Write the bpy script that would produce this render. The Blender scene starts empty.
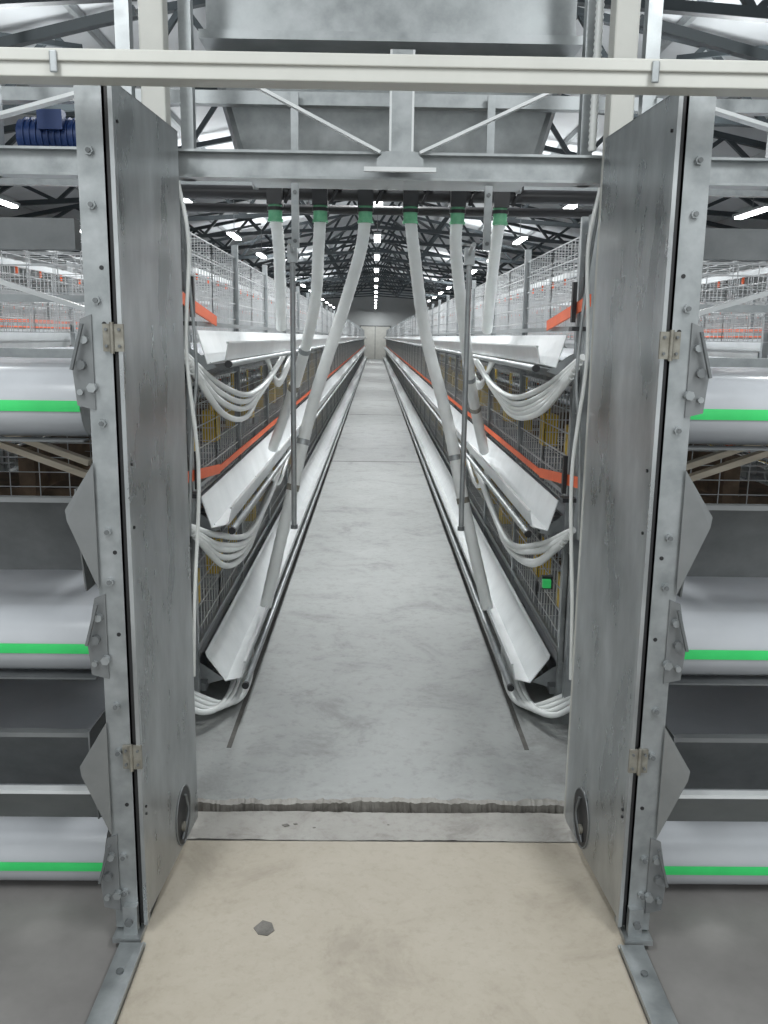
import bpy, bmesh, math, random
from mathutils import Vector, Matrix
random.seed(4)
scene = bpy.context.scene
scene.view_settings.view_transform = 'Standard'
scene.view_settings.exposure = 0.05

# ------------------------------------------------------------ materials
def mat(name, c1, c2=None, rough=0.5, metal=0.0, scale=8, bump=0.0, emit=0.0, stretch=(1,1,1), detail=6, rvar=0.0, lo=.3, hi=.7):
    m = bpy.data.materials.new(name); m.use_nodes = True
    nt = m.node_tree; b = nt.nodes['Principled BSDF']
    b.inputs['Roughness'].default_value = rough
    b.inputs['Metallic'].default_value = metal
    if c2 is None: c2 = tuple(x*0.85 for x in c1)
    tc = nt.nodes.new('ShaderNodeTexCoord'); mp = nt.nodes.new('ShaderNodeMapping')
    mp.inputs['Scale'].default_value = stretch
    no = nt.nodes.new('ShaderNodeTexNoise'); no.inputs['Scale'].default_value = scale
    no.inputs['Detail'].default_value = detail; no.inputs['Roughness'].default_value = 0.6
    cr = nt.nodes.new('ShaderNodeValToRGB')
    cr.color_ramp.elements[0].position = lo; cr.color_ramp.elements[1].position = hi
    cr.color_ramp.elements[0].color = (*c2, 1); cr.color_ramp.elements[1].color = (*c1, 1)
    L = nt.links
    L.new(tc.outputs['Object'], mp.inputs['Vector']); L.new(mp.outputs['Vector'], no.inputs['Vector'])
    L.new(no.outputs['Fac'], cr.inputs['Fac']); L.new(cr.outputs['Color'], b.inputs['Base Color'])
    if rvar:
        mr = nt.nodes.new('ShaderNodeMapRange'); mr.inputs[1].default_value=.3; mr.inputs[2].default_value=.7
        mr.inputs[3].default_value=rough-rvar; mr.inputs[4].default_value=rough+rvar
        L.new(no.outputs['Fac'], mr.inputs[0]); L.new(mr.outputs[0], b.inputs['Roughness'])
    if bump:
        bm = nt.nodes.new('ShaderNodeBump'); bm.inputs['Strength'].default_value = bump
        bm.inputs['Distance'].default_value = 0.01
        L.new(no.outputs['Fac'], bm.inputs['Height']); L.new(bm.outputs['Normal'], b.inputs['Normal'])
    if emit:
        b.inputs['Emission Color'].default_value = (*c1, 1); b.inputs['Emission Strength'].default_value = emit
    return m

GALV  = mat('galvanised_steel', (.42,.44,.45), (.27,.29,.295), .38, .6, 14, .03, rvar=.08)
PANEL = mat('panel_galvanised', (.62,.64,.65), (.25,.265,.27), .31, .8, 5.0, .03, stretch=(1,1,.4), rvar=.12, detail=10, lo=.32, hi=.68)
EAR   = mat('ear_plate_steel', (.26,.27,.275), (.19,.20,.205), .45, .5, 6)
GALVD = mat('dull_galvanised', (.20,.21,.215), (.13,.14,.145), .5, .4, 9)
CREAM = mat('cream_paint', (.60,.60,.56), (.52,.52,.485), .45, 0, 5)
WHITE = mat('white_trough', (.74,.76,.765), (.62,.64,.645), .28, .1, 6)
WIRE  = mat('cage_wire', (.58,.59,.595), (.46,.47,.475), .4, .35, 20)
BELT  = mat('belt_plastic', (.56,.58,.61), (.47,.49,.52), .2, 0, 3)
GREEN = mat('green_edge', (.06,.76,.20), (.05,.66,.17), .35, 0, 10)
GREENC= mat('green_cap', (.20,.52,.30), (.12,.38,.22), .25, 0, 30)
ORANGE= mat('orange_strip', (.90,.17,.06), (.76,.13,.045), .5, 0, 10)
YELL  = mat('yellow_plastic', (.72,.50,.04), (.50,.34,.03), .5, 0, 10)
BROWN = mat('brown_litter', (.22,.15,.10), (.10,.075,.055), .9, 0, 14)
BLACK = mat('black_plastic', (.02,.02,.022), None, .4, 0, 10)
HOSE  = mat('white_hose', (.80,.82,.81), (.70,.72,.71), .35, 0, 12)
TRUSS = mat('dark_truss_steel', (.060,.072,.080), (.045,.055,.06), .5, .3, 5)
ROOF  = mat('roof_sheet', (.56,.58,.60), (.47,.49,.50), .6, 0, 1.2)
WALL  = mat('wall_sheet', (.50,.52,.52), (.42,.44,.44), .6, 0, 1.0)
BLUE  = mat('blue_motor_paint', (.012,.04,.15), None, .4, .1, 6)
RUST  = mat('hinge_steel', (.33,.32,.28), (.20,.185,.155), .45, .5, 40)
WOOD  = mat('pale_wood', (.70,.62,.50), (.54,.47,.37), .6, 0, 6, .1, stretch=(1,8,8))
GROOVE= mat('dark_groove', (.14,.135,.125), (.09,.085,.08), .9, 0, 20)
DIRT  = mat('dirty_floor', (.27,.26,.25), (.18,.17,.165), .85, 0, 3, .2)
LAMP  = mat('lamp_diffuser', (1,1,1), (1,1,1), .5, 0, 2, emit=16)

def concrete(name, base, dark, light, s1=1.2, s2=22, bump=.25, speck=.72, amt=.8, hi=.5):
    m = bpy.data.materials.new(name); m.use_nodes = True
    nt = m.node_tree; b = nt.nodes['Principled BSDF']; L = nt.links
    b.inputs['Roughness'].default_value = .58
    tc = nt.nodes.new('ShaderNodeTexCoord')
    n1 = nt.nodes.new('ShaderNodeTexNoise'); n1.inputs['Scale'].default_value = s1; n1.inputs['Detail'].default_value = 10
    n1.inputs['Roughness'].default_value = .70; n1.inputs['Distortion'].default_value=.6
    n2 = nt.nodes.new('ShaderNodeTexNoise'); n2.inputs['Scale'].default_value = s2; n2.inputs['Detail'].default_value = 8
    n2.inputs['Roughness'].default_value = .7
    c1 = nt.nodes.new('ShaderNodeValToRGB'); e = c1.color_ramp.elements
    e[0].position=.32; e[0].color=(*dark,1); e[1].position=.72; e[1].color=(*light,1)
    x = e.new(.46); x.color=(*base,1)
    c2 = nt.nodes.new('ShaderNodeValToRGB'); e = c2.color_ramp.elements
    e[0].position=.28; e[0].color=(speck,speck*.985,speck*.96,1); e[1].position=hi; e[1].color=(1,1,1,1)
    mx = nt.nodes.new('ShaderNodeMix'); mx.data_type='RGBA'; mx.blend_type='MULTIPLY'; mx.inputs[0].default_value=amt
    L.new(tc.outputs['Object'], n1.inputs['Vector']); L.new(tc.outputs['Object'], n2.inputs['Vector'])
    L.new(n1.outputs['Fac'], c1.inputs['Fac']); L.new(n2.outputs['Fac'], c2.inputs['Fac'])
    L.new(c1.outputs['Color'], mx.inputs[6]); L.new(c2.outputs['Color'], mx.inputs[7])
    L.new(mx.outputs[2], b.inputs['Base Color'])
    bp = nt.nodes.new('ShaderNodeBump'); bp.inputs['Strength'].default_value=bump; bp.inputs['Distance'].default_value=.006
    L.new(n2.outputs['Fac'], bp.inputs['Height']); L.new(bp.outputs['Normal'], b.inputs['Normal'])
    return m
CONC  = concrete('walkway_concrete', (.315,.325,.32), (.225,.23,.225), (.365,.376,.37), 2.6, 22)
TAN   = concrete('worn_board', (.41,.365,.295), (.335,.295,.235), (.46,.415,.345), 3.0, 34, .1, .85)
ROUGH = concrete('rough_threshold', (.35,.335,.31), (.25,.235,.215), (.40,.39,.365), 6, 34, .5)
EDGE  = concrete('broken_edge', (.15,.14,.125), (.09,.085,.075), (.22,.21,.19), 12, 40, .5)

# ------------------------------------------------------------ mesh builder
class MB:
    def __init__(s): s.v=[]; s.f=[]; s.m=[]; s.sm=[]; s.mats=[]
    def mi(s, m):
        if m not in s.mats: s.mats.append(m)
        return s.mats.index(m)
    def add(s, vs, fs, m, smooth=False):
        o=len(s.v); i=s.mi(m); s.v += [tuple(p) for p in vs]
        for f in fs: s.f.append([a+o for a in f]); s.m.append(i); s.sm.append(smooth)
    def box(s, x0,x1,y0,y1,z0,z1,m):
        if x0>x1: x0,x1=x1,x0
        vs=[(x0,y0,z0),(x1,y0,z0),(x1,y1,z0),(x0,y1,z0),(x0,y0,z1),(x1,y0,z1),(x1,y1,z1),(x0,y1,z1)]
        s.add(vs,[(0,3,2,1),(4,5,6,7),(0,1,5,4),(1,2,6,5),(2,3,7,6),(3,0,4,7)],m)
    def beam(s, p,q,w,h,m, up=(0,0,1)):
        p=Vector(p); q=Vector(q); d=(q-p).normalized(); u=Vector(up)
        if abs(d.dot(u))>.98: u=Vector((0,1,0))
        a=d.cross(u).normalized()*(w/2); b=a.cross(d).normalized()*(h/2)
        vs=[p-a-b,p+a-b,p+a+b,p-a+b,q-a-b,q+a-b,q+a+b,q-a+b]
        s.add(vs,[(0,3,2,1),(4,5,6,7),(0,1,5,4),(1,2,6,5),(2,3,7,6),(3,0,4,7)],m)
    def tube(s, pts, r, m, seg=10, cap=True, rf=None):
        pts=[Vector(p) for p in pts]; n=len(pts); ref=Vector((.13,.21,.97)).normalized()
        vs=[];fs=[]; t=(pts[1]-pts[0]).normalized(); a=t.cross(ref)
        if a.length<.1: a=t.cross(Vector((1,0,0)))
        a.normalize()
        for i in range(n):
            if i==0: t=pts[1]-pts[0]
            elif i==n-1: t=pts[-1]-pts[-2]
            else: t=pts[i+1]-pts[i-1]
            t.normalize(); a=(a-t*a.dot(t)).normalized(); b=t.cross(a)
            rr=r if rf is None else r*rf(i)
            for k in range(seg):
                th=2*math.pi*k/seg; vs.append(pts[i]+a*math.cos(th)*rr+b*math.sin(th)*rr)
        for i in range(n-1):
            for k in range(seg):
                k2=(k+1)%seg; fs.append((i*seg+k,i*seg+k2,(i+1)*seg+k2,(i+1)*seg+k))
        s.add(vs,fs,m,True)
        if cap:
            s.add(vs[:seg],[tuple(range(seg))[::-1]],m); s.add(vs[-seg:],[tuple(range(seg))],m)
    def cyl(s,p,q,r,m,seg=14): s.tube([p,q],r,m,seg)
    def sheet(s, prof, y0,y1,t,m):
        n=len(prof); off=[]
        for i in range(n):
            a=prof[max(i-1,0)]; b=prof[min(i+1,n-1)]
            dx,dz=b[0]-a[0],b[1]-a[1]; l=math.hypot(dx,dz) or 1
            off.append((prof[i][0]-dz/l*t, prof[i][1]+dx/l*t))
        loop=list(prof)+off[::-1]; N=len(loop)
        vs=[(x,y0,z) for x,z in loop]+[(x,y1,z) for x,z in loop]
        fs=[(i,(i+1)%N,N+(i+1)%N,N+i) for i in range(N)]
        for i in range(n-1):
            fs.append((i,i+1,N-2-i,N-1-i)); fs.append((N+i,N+i+1,N+N-2-i,N+N-1-i))
        s.add(vs,fs,m)
    def plate(s, pts, off, m):
        o=Vector(off); a=[Vector(p) for p in pts]; n=len(a)
        s.add(a+[p+o for p in a],[tuple(range(n)),tuple(range(n,2*n))[::-1]]+[(i,(i+1)%n,n+(i+1)%n,n+i) for i in range(n)],m)
    def build(s,name,parent=None,arr=None,bevel=0):
        me=bpy.data.meshes.new(name); me.from_pydata(s.v,[],s.f)
        for m in s.mats: me.materials.append(m)
        me.polygons.foreach_set('material_index',s.m); me.polygons.foreach_set('use_smooth',s.sm)
        me.update()
        bm=bmesh.new(); bm.from_mesh(me); bmesh.ops.recalc_face_normals(bm,faces=bm.faces); bm.to_mesh(me); bm.free()
        ob=bpy.data.objects.new(name,me); scene.collection.objects.link(ob)
        if bevel:
            b=ob.modifiers.new('bevel','BEVEL'); b.width=bevel; b.segments=2; b.limit_method='ANGLE'
        if arr:
            a=ob.modifiers.new('array','ARRAY'); a.use_relative_offset=False; a.use_constant_offset=True
            a.constant_offset_displace=(0,arr[0],0); a.count=arr[1]
        if parent: ob.parent=parent
        return ob
def empty(name):
    e=bpy.data.objects.new(name,None); scene.collection.objects.link(e); e.empty_display_size=.2; return e
def smooth_path(pts, n=8):
    P=[Vector(p) for p in pts]; P=[P[0]*2-P[1]]+P+[P[-1]*2-P[-2]]; out=[]
    for i in range(1,len(P)-2):
        a,b,c,d=P[i-1],P[i],P[i+1],P[i+2]
        for k in range(n):
            t=k/n; out.append(.5*((2*b)+(c-a)*t+(2*a-5*b+4*c-d)*t*t+(3*b-a-3*c+d)*t**3))
    out.append(P[-2]); return out

YEND=60.0
ST=.026   # slab top
# ------------------------------------------------------------ room shell
m=MB(); m.box(-8.7,8.7,-3,62,-.12,-.02,DIRT); m.build('floor')
m=MB(); m.box(-.60,.66,-1.0,2.42,-.02,0.0,TAN)
m.plate([(-.325,2.02,0),(-.31,1.995,0),(-.285,1.99,0),(-.27,2.01,0),(-.28,2.04,0),(-.305,2.05,0)],(0,0,.0015),EDGE)
m.build('floor_board')
m=MB(); nx,ny=80,10; vs=[];fs=[]
for j in range(ny+1):
    for i in range(nx+1):
        x=-.64+1.28*i/nx; y=2.425+.16*j/ny
        z=.001+random.uniform(-.0015,.002)+.002*math.sin(x*9+j)
        vs.append((x,y,max(z,0)))
for j in range(ny):
    for i in range(nx):
        a=j*(nx+1)+i; fs.append((a,a+1,a+nx+2,a+nx+1))
m.add(vs,fs,ROUGH,True)
for (x,y,r) in((-.29,2.50,.012),(-.26,2.51,.007),(-.20,2.49,.005),(.03,2.51,.004)):
    m.plate([(x-r,y,.002),(x-r*.2,y-r*.6,.002),(x+r,y-r*.1,.002),(x+r*.3,y+r*.6,.002)],(0,0,r*.4),EDGE)
m.box(-.64,.64,2.421,2.583,-.02,-.004,ROUGH)
m.build('threshold_concrete')
# slab with worn, chipped front lip: bevelled edge ring between top and face
m=MB(); N=240; top=[];lip=[];bot=[];w=0;c=0
for i in range(N+1):
    x=-.78+1.56*i/N; w=w*.88+random.uniform(-.0045,.0045); c=max(0,c*.85+random.uniform(-.004,.005))
    y=2.606+w+.008*math.sin(x*6+1); top.append((x,y+.012+c,ST)); lip.append((x,y+.002,ST-.006-c*.4)); bot.append((x,y-.004+random.uniform(-.004,.004),-.018))
poly=top+[(.78,YEND,ST),(-.78,YEND,ST)]
m.add(poly,[tuple(range(len(poly)))],CONC)
m.add(top+lip,[(i,i+1,N+2+i,N+1+i) for i in range(N)],ROUGH)
m.add(lip+bot,[(i,i+1,N+2+i,N+1+i) for i in range(N)],EDGE)
m.box(-.78,-.775,2.65,YEND,-.018,ST,CONC); m.box(.775,.78,2.65,YEND,-.018,ST,CONC)
for s in(-1,1):
    m.box(s*.535,s*.552,2.98,YEND,ST,ST+.0015,GROOVE)
for y in(10.5,17,21,26,33): m.box(-.535,.535,y,y+.03,ST,ST+.001,GROOVE)
m.build('concrete_walkway')
for s in(-1,1):
    o=.015 if s<0 else 0
    m=MB(); m.box(s*.60+o,s*.665+o,.6,1.955,.0,.006,GALV); m.box(s*.60+o,s*.604+o,.6,1.94,.0,.02,GALV)
    for y in(.8,1.2,1.55,1.85): m.cyl((s*.635+o,y,.006),(s*.635+o,y,.012),.009,GALVD,8)
    m.build('floor_angle_strip')
m=MB(); m.box(-8.85,-8.7,-3,62,-.1,3.6,WALL); m.build('wall_left')
m=MB(); m.box(8.7,8.85,-3,62,-.1,3.6,WALL); m.build('wall_right')
m=MB(); m.box(-8.7,8.7,62,62.15,-.1,5.6,WALL)
m.box(-1.0,1.0,61.93,61.99,0,2.2,CREAM); m.box(-1.06,-1.0,61.9,62,0,2.26,GALVD); m.box(1.0,1.06,61.9,62,0,2.26,GALVD); m.box(-1.06,1.06,61.9,62,2.2,2.26,GALVD)
m.box(-.02,.02,61.92,61.95,0,2.2,GALVD)
m.build('wall_back')
RIDGE=5.5; EAVE=3.7
m=MB()
for s in(-1,1):
    m.plate([(0,-3,RIDGE),(s*8.85,-3,EAVE),(s*8.85,62.2,EAVE),(0,62.2,RIDGE)],(0,0,.08),ROOF)
    for k in range(7):
        x=s*(.6+k*1.3); z=RIDGE-(RIDGE-EAVE)*abs(x)/8.85
        m.box(x-.03,x+.03,-3,62,z-.10,z-.01,GALV)
m.build('ceiling')
m=MB(); yb=0
def tz(x): return RIDGE-.16-(RIDGE-EAVE)*abs(x)/8.85
CH=3.55
def cz(x): return CH+.55*(1-abs(x)/8.7)
for s in(-1,1):
    m.beam((0,yb,tz(0)),(s*8.7,yb,tz(8.7)),.08,.09,TRUSS,(0,1,0))
    m.beam((0,yb,cz(0)),(s*8.7,yb,cz(8.7)),.08,.08,TRUSS,(0,1,0))
    xs=[0,1.4,2.8,4.2,5.6,7.0,8.4]
    for i in range(6):
        a,b=xs[i],xs[i+1]; mid=(a+b)/2
        m.beam((s*a,yb,cz(a)),(s*mid,yb,tz(mid)),.06,.06,TRUSS,(0,1,0))
        m.beam((s*mid,yb,tz(mid)),(s*b,yb,cz(b)),.06,.06,TRUSS,(0,1,0))
for x in(-4.2,-1.4,1.4,4.2):
    m.beam((x,yb,cz(x)),(x+ (1.0 if x<0 else -1.0),yb+3,tz(x)),.05,.05,TRUSS)
ob=m.build('roof_trusses',arr=(3.0,20)); ob.location=(0,1.2,0)

m=MB()
for ax in(-5.3,-2.65,0,2.65,5.3):
    y=5.0
    while y<61:
        m.box(ax-.07,ax+.07,y-.55,y+.55,3.30,3.34,GALV)
        m.box(ax-.05,ax+.05,y-.5,y+.5,3.27,3.30,LAMP)
        m.beam((ax,y,3.34),(ax,y,cz(ax)),.01,.01,GALVD)
        y+=4
m.build('ceiling_lamps')

# ------------------------------------------------------------ cage banks
TIERS=[.20,.82,1.44]
def bank(cx):
    root=empty('cage_bank')
    fx=[cx-.605,cx+.605]
    W=MB(); Y0=3.25; LEN=1.2
    for k,h in enumerate(TIERS):
        zb,zt=h+.06,h+(.50 if k<2 else .43)
        for X in fx:
            for i in range(20):
                y=Y0+i*.06; W.beam((X,y,zb),(X,y,zt),.003,.003,WIRE)
            for j in range(6): z=zb+(zt-zb)*j/5; W.beam((X,Y0,z),(X,Y0+LEN,z),.004,.004,WIRE)
        for yy in(Y0,Y0+.6):
            for i in range(8):
                z=zb+i*(zt-zb)/8; W.beam((fx[0],yy,z),(fx[1],yy,z),.003,.003,WIRE)
            for i in range(12):
                x=fx[0]+i*.11; W.beam((x,yy,zb),(x,yy,zt),.003,.003,WIRE)
        for i in range(10):
            x=fx[0]+i*.134; W.beam((x,Y0,zt),(x,Y0+LEN,zt),.003,.003,WIRE)
            W.beam((x,Y0,zb),(x,Y0+LEN,zb),.003,.003,WIRE)
        for i in range(10): y=Y0+i*.12; W.beam((fx[0],y,zt),(fx[1],y,zt),.003,.003,WIRE)
        # drinker line with nipples
        for X in fx:
            sg=-1 if X<cx else 1
            W.box(X-sg*.20,X-sg*.225,Y0,Y0+LEN,zt-.07,zt-.045,WHITE)
            for i in range(4): W.cyl((X-sg*.212,Y0+.15+i*.3,zt-.10),(X-sg*.212,Y0+.15+i*.3,zt-.07),.006,ORANGE,6)
        if k<2:
            W.box(cx-.30,cx+.30,Y0+.1,Y0+.5,h+.06,h+.09,BROWN)
            W.box(cx-.03,cx+.03,Y0+.02,Y0+1.15,h+.03,h+.26,BROWN)
    for X in fx:
        W.box(X-.015,X+.015,Y0+.02,Y0+.045,-.02,1.93,GALV)
        for k,h in enumerate(TIERS):
            sg=-1 if X<cx else 1
            W.plate([(X,Y0+.10,h-.09),(X+sg*.10,Y0+.10,h-.06),(X+sg*.02,Y0+.10,h+.0),(X,Y0+.10,h+.01)],(0,.004,0),GALV)
            if k<2:
                for dy in(.2,.75):
                    W.box(X-sg*.03,X-sg*.09,Y0+dy,Y0+dy+.13,h+.20,h+.34,YELL)
                    W.cyl((X-sg*.06,Y0+dy+.06,h+.34),(X-sg*.06,Y0+dy+.06,h+.48),.008,YELL,6)
    for h in TIERS: W.box(fx[0],fx[1],Y0+.02,Y0+.045,h-.10,h-.075,GALVD)
    W.build('wire_cages',root,arr=(LEN,47))
    T=MB()
    for X in fx:
        sg=-1 if X<cx else 1
        for k,h in enumerate(TIERS):
            o=.19 if k==0 else .15
            prof=[(X+sg*o,h+.03),(X+sg*(o-.012),h-.03),(X+sg*(o-.075),h-.045),(X+sg*.045,h+.055),(X+sg*.04,h+.075)]
            T.sheet(prof,3.3,YEND,.004,WHITE)
            T.beam((X+sg*o,3.3,h+.032),(X+sg*o,YEND,h+.032),.010,.008,WHITE)
            T.cyl((X+sg*(o+.010),3.26,h-.045),(X+sg*(o+.010),YEND,h-.045),.012,GALV,8)
            T.cyl((X+sg*(o+.010),3.245,h-.045),(X+sg*(o+.010),3.262,h-.045),.014,BLACK,10)
            T.beam((X+sg*.02,3.3,h-.075),(X+sg*.02,YEND,h-.075),.03,.03,GALVD)
            T.beam((X+sg*.01,3.3,h+.10),(X+sg*.01,YEND,h+.10),.012,.018,GALV)
            if k>0:
                T.beam((X+sg*.03,3.02,h+.19),(X+sg*.03,3.75,h+.115),.006,.040,ORANGE)
                if k==1 or abs(X)>1: T.beam((X+sg*.03,3.75,h+.115),(X+sg*.03,YEND,h+.115),.006,.028,ORANGE)
                T.box(X+sg*.035,X+sg*.05,3.20,3.222,h+.12,h+.26,BLACK)
                T.box(X+sg*.0,X+sg*.05,3.18,3.24,h+.09,h+.105,BLACK)
    T.build('feed_troughs',root)
    B=MB()
    x0,x1=cx-.575,cx+.575
    for k,h in enumerate([.165,.79,1.415]):
        r=.088; yc=2.26
        def arc(rr,a0,a1,n): return [(yc-rr*math.sin(a0+(a1-a0)*i/n),h-r+rr*math.cos(a0+(a1-a0)*i/n)) for i in range(n+1)]
        pts=[(YEND,h)]+arc(r,0,math.pi,24)+[(YEND,h-2*r)]
        n=len(pts); vs=[(x0,y,z) for y,z in pts]+[(x1,y,z) for y,z in pts]
        B.add(vs,[(i,i+1,n+i+1,n+i) for i in range(n-1)],BELT,True)
        B.cyl((x0+.001,yc,h-r),(x1-.001,yc,h-r),r-.003,BELT,28)
        B.cyl((x0-.01,yc,h-r),(x1+.01,yc,h-r),.012,GALV,12)
        A=arc(r+.003,math.radians(84),math.radians(101),5); vs=[(x0,y,z) for y,z in A]+[(x1,y,z) for y,z in A]
        B.add(vs,[(i,i+1,7+i,6+i) for i in range(5)],GREEN,True)
        if k: B.box(x0,x1,yc-.075,yc-.02,h-2*r-.006,h-2*r-.001,GALVD)
    B.build('conveyor_belts',root)
    F=MB()
    x0,x1=cx-.535,cx+.535
    for k,h in enumerate([.49,1.10]):
        F.plate([(x0-.06,2.12,h),(x1+.06,2.12,h),(x1+.06,2.24,h-.21),(x0-.06,2.24,h-.21)],(0,.005,0),GALVD)
        F.box(x0-.06,x1+.06,2.10,2.125,h-.004,h+.008,EAR)
        if k==0:
            F.plate([(x0-.06,2.07,h-.13),(x1+.06,2.07,h-.13),(x1+.06,2.14,h-.25),(x0-.06,2.14,h-.25)],(0,.005,0),EAR)
            F.box(x0-.06,x1+.06,2.05,2.075,h-.134,h-.124,WHITE)  # white strip stands in for the reflection along the plate's bend
        for xx in(x0-.06,x1+.06):
            F.plate([(xx,2.04,h+.04),(xx,2.04,h-.05),(xx,2.08,h-.22),(xx,2.3,h-.22),(xx,2.3,h+.04)],(.004,0,0),EAR)
    F.box(x0-.06,x1+.06,2.14,2.18,1.69,1.76,GALVD)
    F.box(x0-.06,x1+.06,2.60,2.63,1.585,1.605,GALV)
    F.box(x0-.06,x1+.06,2.50,2.53,1.43,1.455,GALV)
    for y in(2.7,3.2):
        for xx in(x0-.05,x1+.05): F.box(xx-.02,xx+.02,y,y+.04,-.02,1.93,GALV)
    F.build('end_frame',root)
    return root
for c in(-1.325,1.325,-3.975,3.975,-6.625,6.625): bank(c)
for s in(-1,1):
    m=MB()
    for dz in(0,.034):
        m.beam((s*1.45,2.34+dz*.3,1.36+dz*1.05),(s*.79,2.34+dz*.3,1.125+dz),.016,.030,WOOD,(0,1,0))
    m.build('wooden_board')
    m=MB(); m.beam((s*1.45,2.44,1.76),(s*.80,2.44,1.56),.012,.040,WHITE,(0,1,0)); m.build('diagonal_brace')

# ------------------------------------------------------------ hinged steel end panels and posts
def end_panel(s):
    root=empty('steel_end_panel')
    if s<0: root.location=(.02,0,0)
    P=MB()
    z0,z1=.03,2.03
    P.plate([(s*.618,2.0,z0),(s*.582,2.5,z0),(s*.582,2.5,z1),(s*.618,2.0,z1)],(s*.004,0,0),PANEL)
    P.plate([(s*.582,2.5,z0),(s*.61,2.502,z0),(s*.61,2.502,z1),(s*.582,2.5,z1)],(0,.004,0),PANEL)
    P.plate([(s*.618,2.0,z1),(s*.582,2.5,z1),(s*.612,2.5,z1),(s*.645,2.0,z1)],(0,0,-.003),PANEL)
    P.build('panel_leaf',root)
    Q=MB()
    Q.box(s*.628,s*.685,1.995,2.0,.02,2.02,GALV)
    Q.box(s*.685,s*.689,1.995,2.06,.02,2.02,GALV)
    Q.box(s*.628,s*.632,1.995,2.03,.02,2.02,GALV)
    Q.box(s*.616,s*.628,1.998,2.004,.03,2.02,BLACK)
    Q.box(s*.608,s*.6175,1.99,2.01,.03,2.025,PANEL)
    for z in(1.88,1.77,1.57,1.30,1.05,.93,.62,.5,.22,.12):
        Q.cyl((s*.662,1.985,z),(s*.662,1.995,z),.010,GALV,6); Q.cyl((s*.662,1.981,z),(s*.662,1.986,z),.0055,GALVD,8)
    for z in(1.64,1.52,1.0,.80,.36): Q.cyl((s*.648,1.9935,z),(s*.648,1.9955,z),.005,BLACK,10)
    for z in(1.49,.49):
        Q.box(s*.604,s*.626,1.984,1.992,z-.03,z+.03,RUST); Q.box(s*.632,s*.650,1.986,1.994,z-.03,z+.03,RUST)
        Q.cyl((s*.629,1.983,z-.034),(s*.629,1.983,z+.034),.005,RUST,10)
        for dz in(-.018,.018):
            Q.cyl((s*.613,1.98,z+dz),(s*.613,1.986,z+dz),.0035,GALVD,8); Q.cyl((s*.642,1.98,z+dz),(s*.642,1.988,z+dz),.0035,GALVD,8)
    Q.box(s*.62,s*.69,1.96,2.06,.0,.014,GALV); Q.box(s*.63,s*.665,1.975,1.995,.014,.09,GALV)
    Q.cyl((s*.65,1.965,.05),(s*.65,1.976,.05),.010,GALVD,6)
    for z in(1.40,.76,.14):
        Q.plate([(s*.675,1.99,z-.07),(s*.715,1.99,z-.06),(s*.722,1.99,z+.02),(s*.70,1.99,z+.13),(s*.675,1.99,z+.14)],(0,.005,0),EAR)
        Q.cyl((s*.700,1.975,z+.03),(s*.700,2.0,z+.03),.011,GALVD,8)
        Q.cyl((s*.690,1.975,z+.085),(s*.690,2.0,z+.085),.009,GALV,8)
        Q.cyl((s*.705,1.98,z-.03),(s*.705,2.1,z-.03),.007,GALV,8)
        Q.beam((s*.69,1.972,z+.12),(s*.718,1.972,z+.02),.006,.010,GALVD,(0,1,0))
        Q.cyl((s*.678,1.975,z-.02),(s*.678,1.99,z-.02),.011,GALV,6)
    for z in(1.10,.47):
        Q.plate([(s*.686,1.985,z+.11),(s*.748,1.965,z+.005),(s*.745,1.965,z-.02),(s*.686,1.985,z-.19)],(0,.004,0),EAR)
    Q.build('post',root)
    R=MB()
    def onleaf(y,z,e=.0):
        t=(y-2.0)/.5; return Vector((s*(.618-.036*t)-s*e,y,z))
    cy,cz_,ry,rz=2.35,.125,.07,.088
    slot=[onleaf(cy+ry*math.cos(a),cz_+rz*math.sin(a),.002) for a in [i*2*math.pi/24 for i in range(24)]]
    R.add(slot,[tuple(range(24))],BLACK)
    R.tube([onleaf(cy+ry*math.cos(a),cz_+rz*math.sin(a),.002) for a in [i*2*math.pi/24 for i in range(25)]],.0025,EAR,6,False)
    R.cyl(onleaf(cy-.01,cz_-.03,.010),onleaf(cy-.01,cz_-.03,.001),.014,RUST,12)
    R.tube(smooth_path([onleaf(cy-.03,cz_-.06,.006),onleaf(cy+.02,cz_,.010),onleaf(cy+.01,cz_+.06,.006)]),.004,GALVD,8)
    for z in(.31,.33,1.05,1.2,1.95): R.cyl(onleaf(2.04,z,.004),onleaf(2.04,z,0),.004,BLACK,8)
    R.build('cable_slot',root)
    return root
for s in(-1,1): end_panel(s)

root=empty('cream_support_frame')
m=MB(); m.box(-3,3,1.84,1.90,1.985,2.035,CREAM); m.box(-3,3,1.833,1.84,2.012,2.035,CREAM)
m.box(-.66,-.645,1.828,1.833,1.99,2.03,GALV); m.box(.50,.515,1.828,1.833,1.99,2.03,GALV)
m.build('crossbeam',root,bevel=.003)
m=MB()
for s in(-1,1): m.box(s*.66,s*.595,2.52,2.585,-.02,4.0,CREAM)
m.build('columns',root,bevel=.005)

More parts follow.
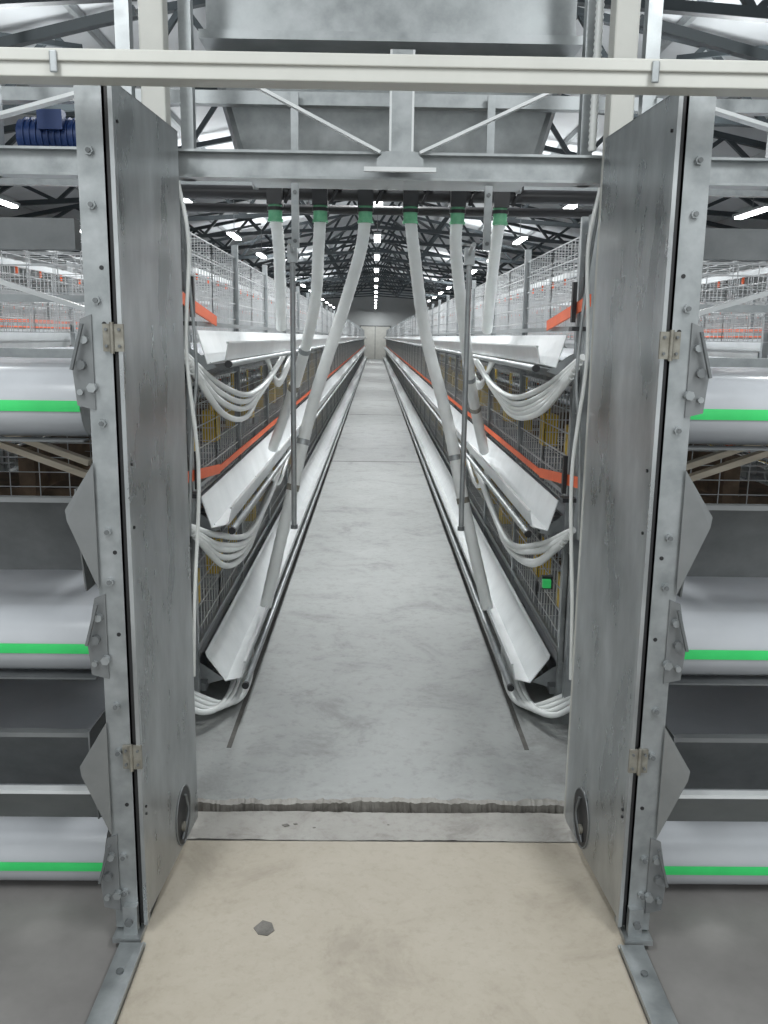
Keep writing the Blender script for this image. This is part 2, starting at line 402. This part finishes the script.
# galvanised gantry
root=empty('steel_gantry')
m=MB()
m.box(-3,3,2.65,2.69,1.935,2.01,GALV); m.box(-3,3,2.62,2.65,2.003,2.010,GALV); m.box(-3,3,2.62,2.65,1.935,1.942,GALV)
m.box(-3,3,3.0,3.04,2.22,2.26,GALV)
for s in(-1,1):
    m.box(s*.55,s*.585,2.66,2.70,1.935,2.9,GALV); m.box(s*.72,s*.76,2.66,2.70,-.02,2.9,GALV)
    m.box(s*1.1,s*1.13,2.66,2.70,1.935,2.9,GALV)
    m.beam((s*.76,2.64,2.18),(s*1.5,2.64,1.98),.01,.035,WHITE,(0,1,0))
    m.beam((s*.76,2.9,2.45),(s*1.6,2.9,2.25),.03,.03,TRUSS,(0,1,0))
m.box(.010,.066,2.60,2.64,2.0,2.27,GALV)
m.box(.004,.010,2.60,2.64,2.0,2.27,WHITE); m.box(.066,.072,2.60,2.64,2.0,2.27,WHITE)
m.beam((-.02,2.61,2.005),(-.40,2.61,2.19),.008,.026,WHITE,(0,1,0)); m.beam((.09,2.61,2.005),(.47,2.61,2.18),.008,.026,WHITE,(0,1,0))
m.plate([(-.03,2.585,1.955),(.10,2.585,1.955),(.10,2.585,1.985),(.075,2.585,2.005),(-.005,2.585,2.005),(-.03,2.585,1.985)],(0,.006,0),GALV)
m.box(-.065,.135,2.575,2.59,1.95,1.962,WHITE)
for x in(-.29,.33):
    m.box(x-.012,x+.012,2.96,2.975,1.78,2.25,GALV)
    for z in(1.8,1.95,2.05): m.cyl((x,2.955,z),(x,2.96,z),.007,GALVD,6)
m.build('gantry_beams',root)
for x,s in((-.33,1),(.31,-1)):
    m=MB(); m.cyl((x,3.3,.79),(x,3.3,1.80),.010,GALV,10)
    m.cyl((x,3.3,1.80),(x+s*.02,2.98,1.80),.008,GALV,8)
    m.box(x-.018,x+.018,3.285,3.315,1.76,1.82,GALV); m.cyl((x,3.3,.775),(x,3.3,.79),.014,GALVD,8)
    m.build('hanger_rod')

m=MB()
m.box(-.55,.57,2.9,3.6,2.40,2.95,GALV); m.box(-.57,.59,2.88,3.62,2.375,2.40,GALV)
for z in(2.55,2.75): m.box(-.551,.571,2.894,2.9,z,z+.006,GALVD)
t=[(-.56,3.06,2.375),(.58,3.06,2.375),(.58,3.60,2.375),(-.56,3.60,2.375)]; b=[(-.47,3.14,2.03),(.49,3.14,2.03),(.49,3.40,2.03),(-.47,3.40,2.03)]
m.add(t+b,[(0,1,5,4),(1,2,6,5),(2,3,7,6),(3,0,4,7),(4,5,6,7)],GALV)
for a,c in zip(t,b): m.beam(a,c,.02,.02,GALV)
m.build('feed_hopper')

root=empty('feed_pipe_manifold')
m=MB()
m.cyl((-1.0,4.34,2.155),(1.02,4.34,2.155),.032,BLACK,14); m.cyl((-1.0,4.46,2.10),(1.02,4.46,2.10),.022,BLACK,12)
m.box(-3,3,4.50,4.55,2.20,2.24,GALV)
XS=[-.50,-.29,-.08,.13,.35,.55]
for x in XS:
    m.box(x-.035,x+.035,4.255,4.36,2.095,2.205,BLACK); m.cyl((x,4.3,2.03),(x,4.3,2.10),.033,GREENC,14)
    m.cyl((x,4.3,2.07),(x,4.3,2.085),.039,BLACK,14); m.cyl((x,4.3,2.02),(x,4.3,2.032),.037,GREENC,14)
    m.beam((x+.05,4.26,2.10),(x+.09,4.28,2.19),.012,.012,BLACK); m.box(x+.06,x+.10,4.26,4.34,2.17,2.2,BLACK)
m.build('manifold_pipes',root)
paths=[[(XS[0],4.3,2.05),(XS[0],4.45,1.9),(-.53,4.8,1.54)],
 [(XS[1],4.3,2.05),(XS[1]-.01,4.32,1.9),(-.33,4.5,1.66),(-.43,4.75,1.32),(-.61,5.05,.86)],
 [(XS[2],4.3,2.05),(XS[2]-.02,4.3,1.9),(-.17,4.3,1.66),(-.32,4.2,1.18),(-.42,4.12,.75),(-.54,4.07,.22)],
 [(XS[3],4.3,2.05),(XS[3]+.02,4.3,1.9),(.21,4.3,1.53),(.325,4.2,1.10),(.41,4.12,.7),(.53,4.07,.22)],
 [(XS[4],4.3,2.05),(XS[4],4.32,1.9),(.42,4.5,1.53),(.50,4.75,1.2),(.61,5.05,.86)],
 [(XS[5],4.3,2.05),(XS[5],4.45,1.9),(.57,4.8,1.54)]]
for p in paths:
    m=MB(); sp=smooth_path(p,16); m.tube(sp,.028,HOSE,14,True,lambda i:1+(.05 if i%2 else 0))
    if len(p)>3:
        i=len(sp)*2//3; m.cyl(sp[i],sp[i+1],.031,GALV,14); m.cyl(sp[i+8],sp[i+9],.031,RUST,14)
    m.build('drop_hose',root)

for s in(-1,1):
    for h,lo in((1.44,.0),(.82,-.03)):
        m=MB()
        for k in range(5):
            d=k*.028; e=random.uniform(-.05,.05); e2=random.uniform(-.015,.015)
            m.tube(smooth_path([(s*(.70-.005*k),3.12+.02*k,h-.0-.018*k),(s*(.64-.005*k),3.45+e*.3,h-.12-d+e2),(s*(.60+.01*k),4.0+e+.05*k,h-.20-d+lo+e2),
               (s*(.59+.01*k),4.7+e,h-.17-d*.6-e2),(s*(.58+.015*k),5.3+.2*k,h-.07)],10),.0125,HOSE,8)
            m.tube(smooth_path([(s*(.60+.01*k),4.7+.1*k,h-.06),(s*(.60+.01*k),5.3+.1*k,h-.2-d*.5),(s*(.60+.01*k),6.0+.2*k,h-.07)],8),.010,HOSE,6)
        m.build('hose_bundle')
    m=MB()
    for k in range(4):
        m.tube(smooth_path([(s*.80,3.15+.03*k,.16),(s*(.66-.02*k),3.12+.05*k,.10-.01*k),(s*(.60-.02*k),3.35+.05*k,.08),(s*.63,3.9+.1*k,.10)],10),.012,HOSE,8)
    m.build('floor_hose_bundle')
    m=MB(); o=.015 if s<0 else 0
    m.tube(smooth_path([(s*.60+o,2.60,1.92),(s*.575+o,2.60,1.75),(s*.59+o,2.60,1.45),(s*.565+o,2.60,1.1),(s*.588+o,2.60,.7),(s*.60+o,2.61,.45)],14),.006,HOSE,8)
    m.tube(smooth_path([(s*.61+o,2.615,1.92),(s*.585+o,2.62,1.7),(s*.565+o,2.61,1.4),(s*.585+o,2.61,1.2),(s*.60+o,2.615,.9)],14),.005,GALV,8)
    m.build('flex_cable')

m=MB(); pts=[(.575,2.62,2.02+.008*i) for i in range(110)]
m.tube(pts,.013,HOSE,8,True,lambda i:1 if i%2 else .75); m.build('corrugated_conduit')
m=MB()
m.cyl((-1.20,3.1,2.13),(-.98,3.1,2.13),.055,BLUE,20); m.box(-.98,-.88,3.04,3.16,2.06,2.2,BLUE)
for i in range(9): m.cyl((-1.18+.02*i,3.1,2.13),(-1.175+.02*i,3.1,2.13),.062,BLUE,20)
m.box(-1.12,-1.04,3.02,3.06,2.14,2.2,BLUE); m.cyl((-.88,3.1,2.13),(-.83,3.1,2.13),.015,GALV,10)
m.box(-1.2,-.85,3.04,3.2,2.04,2.06,GALV); m.build('gear_motor')
m=MB(); m.box(.60,.63,3.12,3.14,.6,.63,GREEN); m.box(.60,.64,3.14,3.16,.59,.64,BLACK); m.build('indicator_clip')

# ------------------------------------------------------------ lights
def area(name,loc,sx,sy,p,rot=(0,0,0),col=(.965,.995,1)):
    l=bpy.data.lights.new(name,'AREA'); l.shape='RECTANGLE'; l.size=sx; l.size_y=sy; l.energy=p; l.color=col
    o=bpy.data.objects.new(name,l); o.location=loc; o.rotation_euler=rot; scene.collection.objects.link(o)
for y,p in ((5,80),(9,82),(14,85),(20,88),(27,90),(35,95),(44,100),(53,100),(60,70)):  # last entry has no batten, added to brighten the end wall
    area('front_fill',(0,y,3.25),.2,1.5,p)
for y in (3,9,17,27,39,52):
    for x in(-3.2,3.2): area('roof_fill',(x,y,3.4),.3,2.0,55+y*1.2,(math.pi,0,0))  # upward fill added to brighten the roof, no fixture hangs here
for x in(-2.65,2.65):
    for y in(5,10,17,26,38,50): area('front_fill',(x,y,3.25),.2,1.5,55)
for x in(-1.3,1.3): area('front_fill',(x,.2,3.3),.3,1.5,54)  # unseen overhead fill lights added to brighten the front zone
w=bpy.data.worlds.new('World'); scene.world=w; w.use_nodes=True
w.node_tree.nodes['Background'].inputs[0].default_value=(.94,.99,1,1); w.node_tree.nodes['Background'].inputs[1].default_value=.92

cd=bpy.data.cameras.new('camera'); cam=bpy.data.objects.new('camera',cd); scene.collection.objects.link(cam)
cd.sensor_fit='VERTICAL'; cd.sensor_height=36; cd.lens=36*880/1024; cd.clip_start=.02; cd.clip_end=200
R=Matrix.Rotation(-.0131,4,'Z')@Matrix.Rotation(math.radians(90-11.25),4,'X')@Matrix.Rotation(math.radians(.8),4,'Z')
cam.matrix_world=Matrix.Translation((-.03,0,1.5))@R
scene.camera=cam
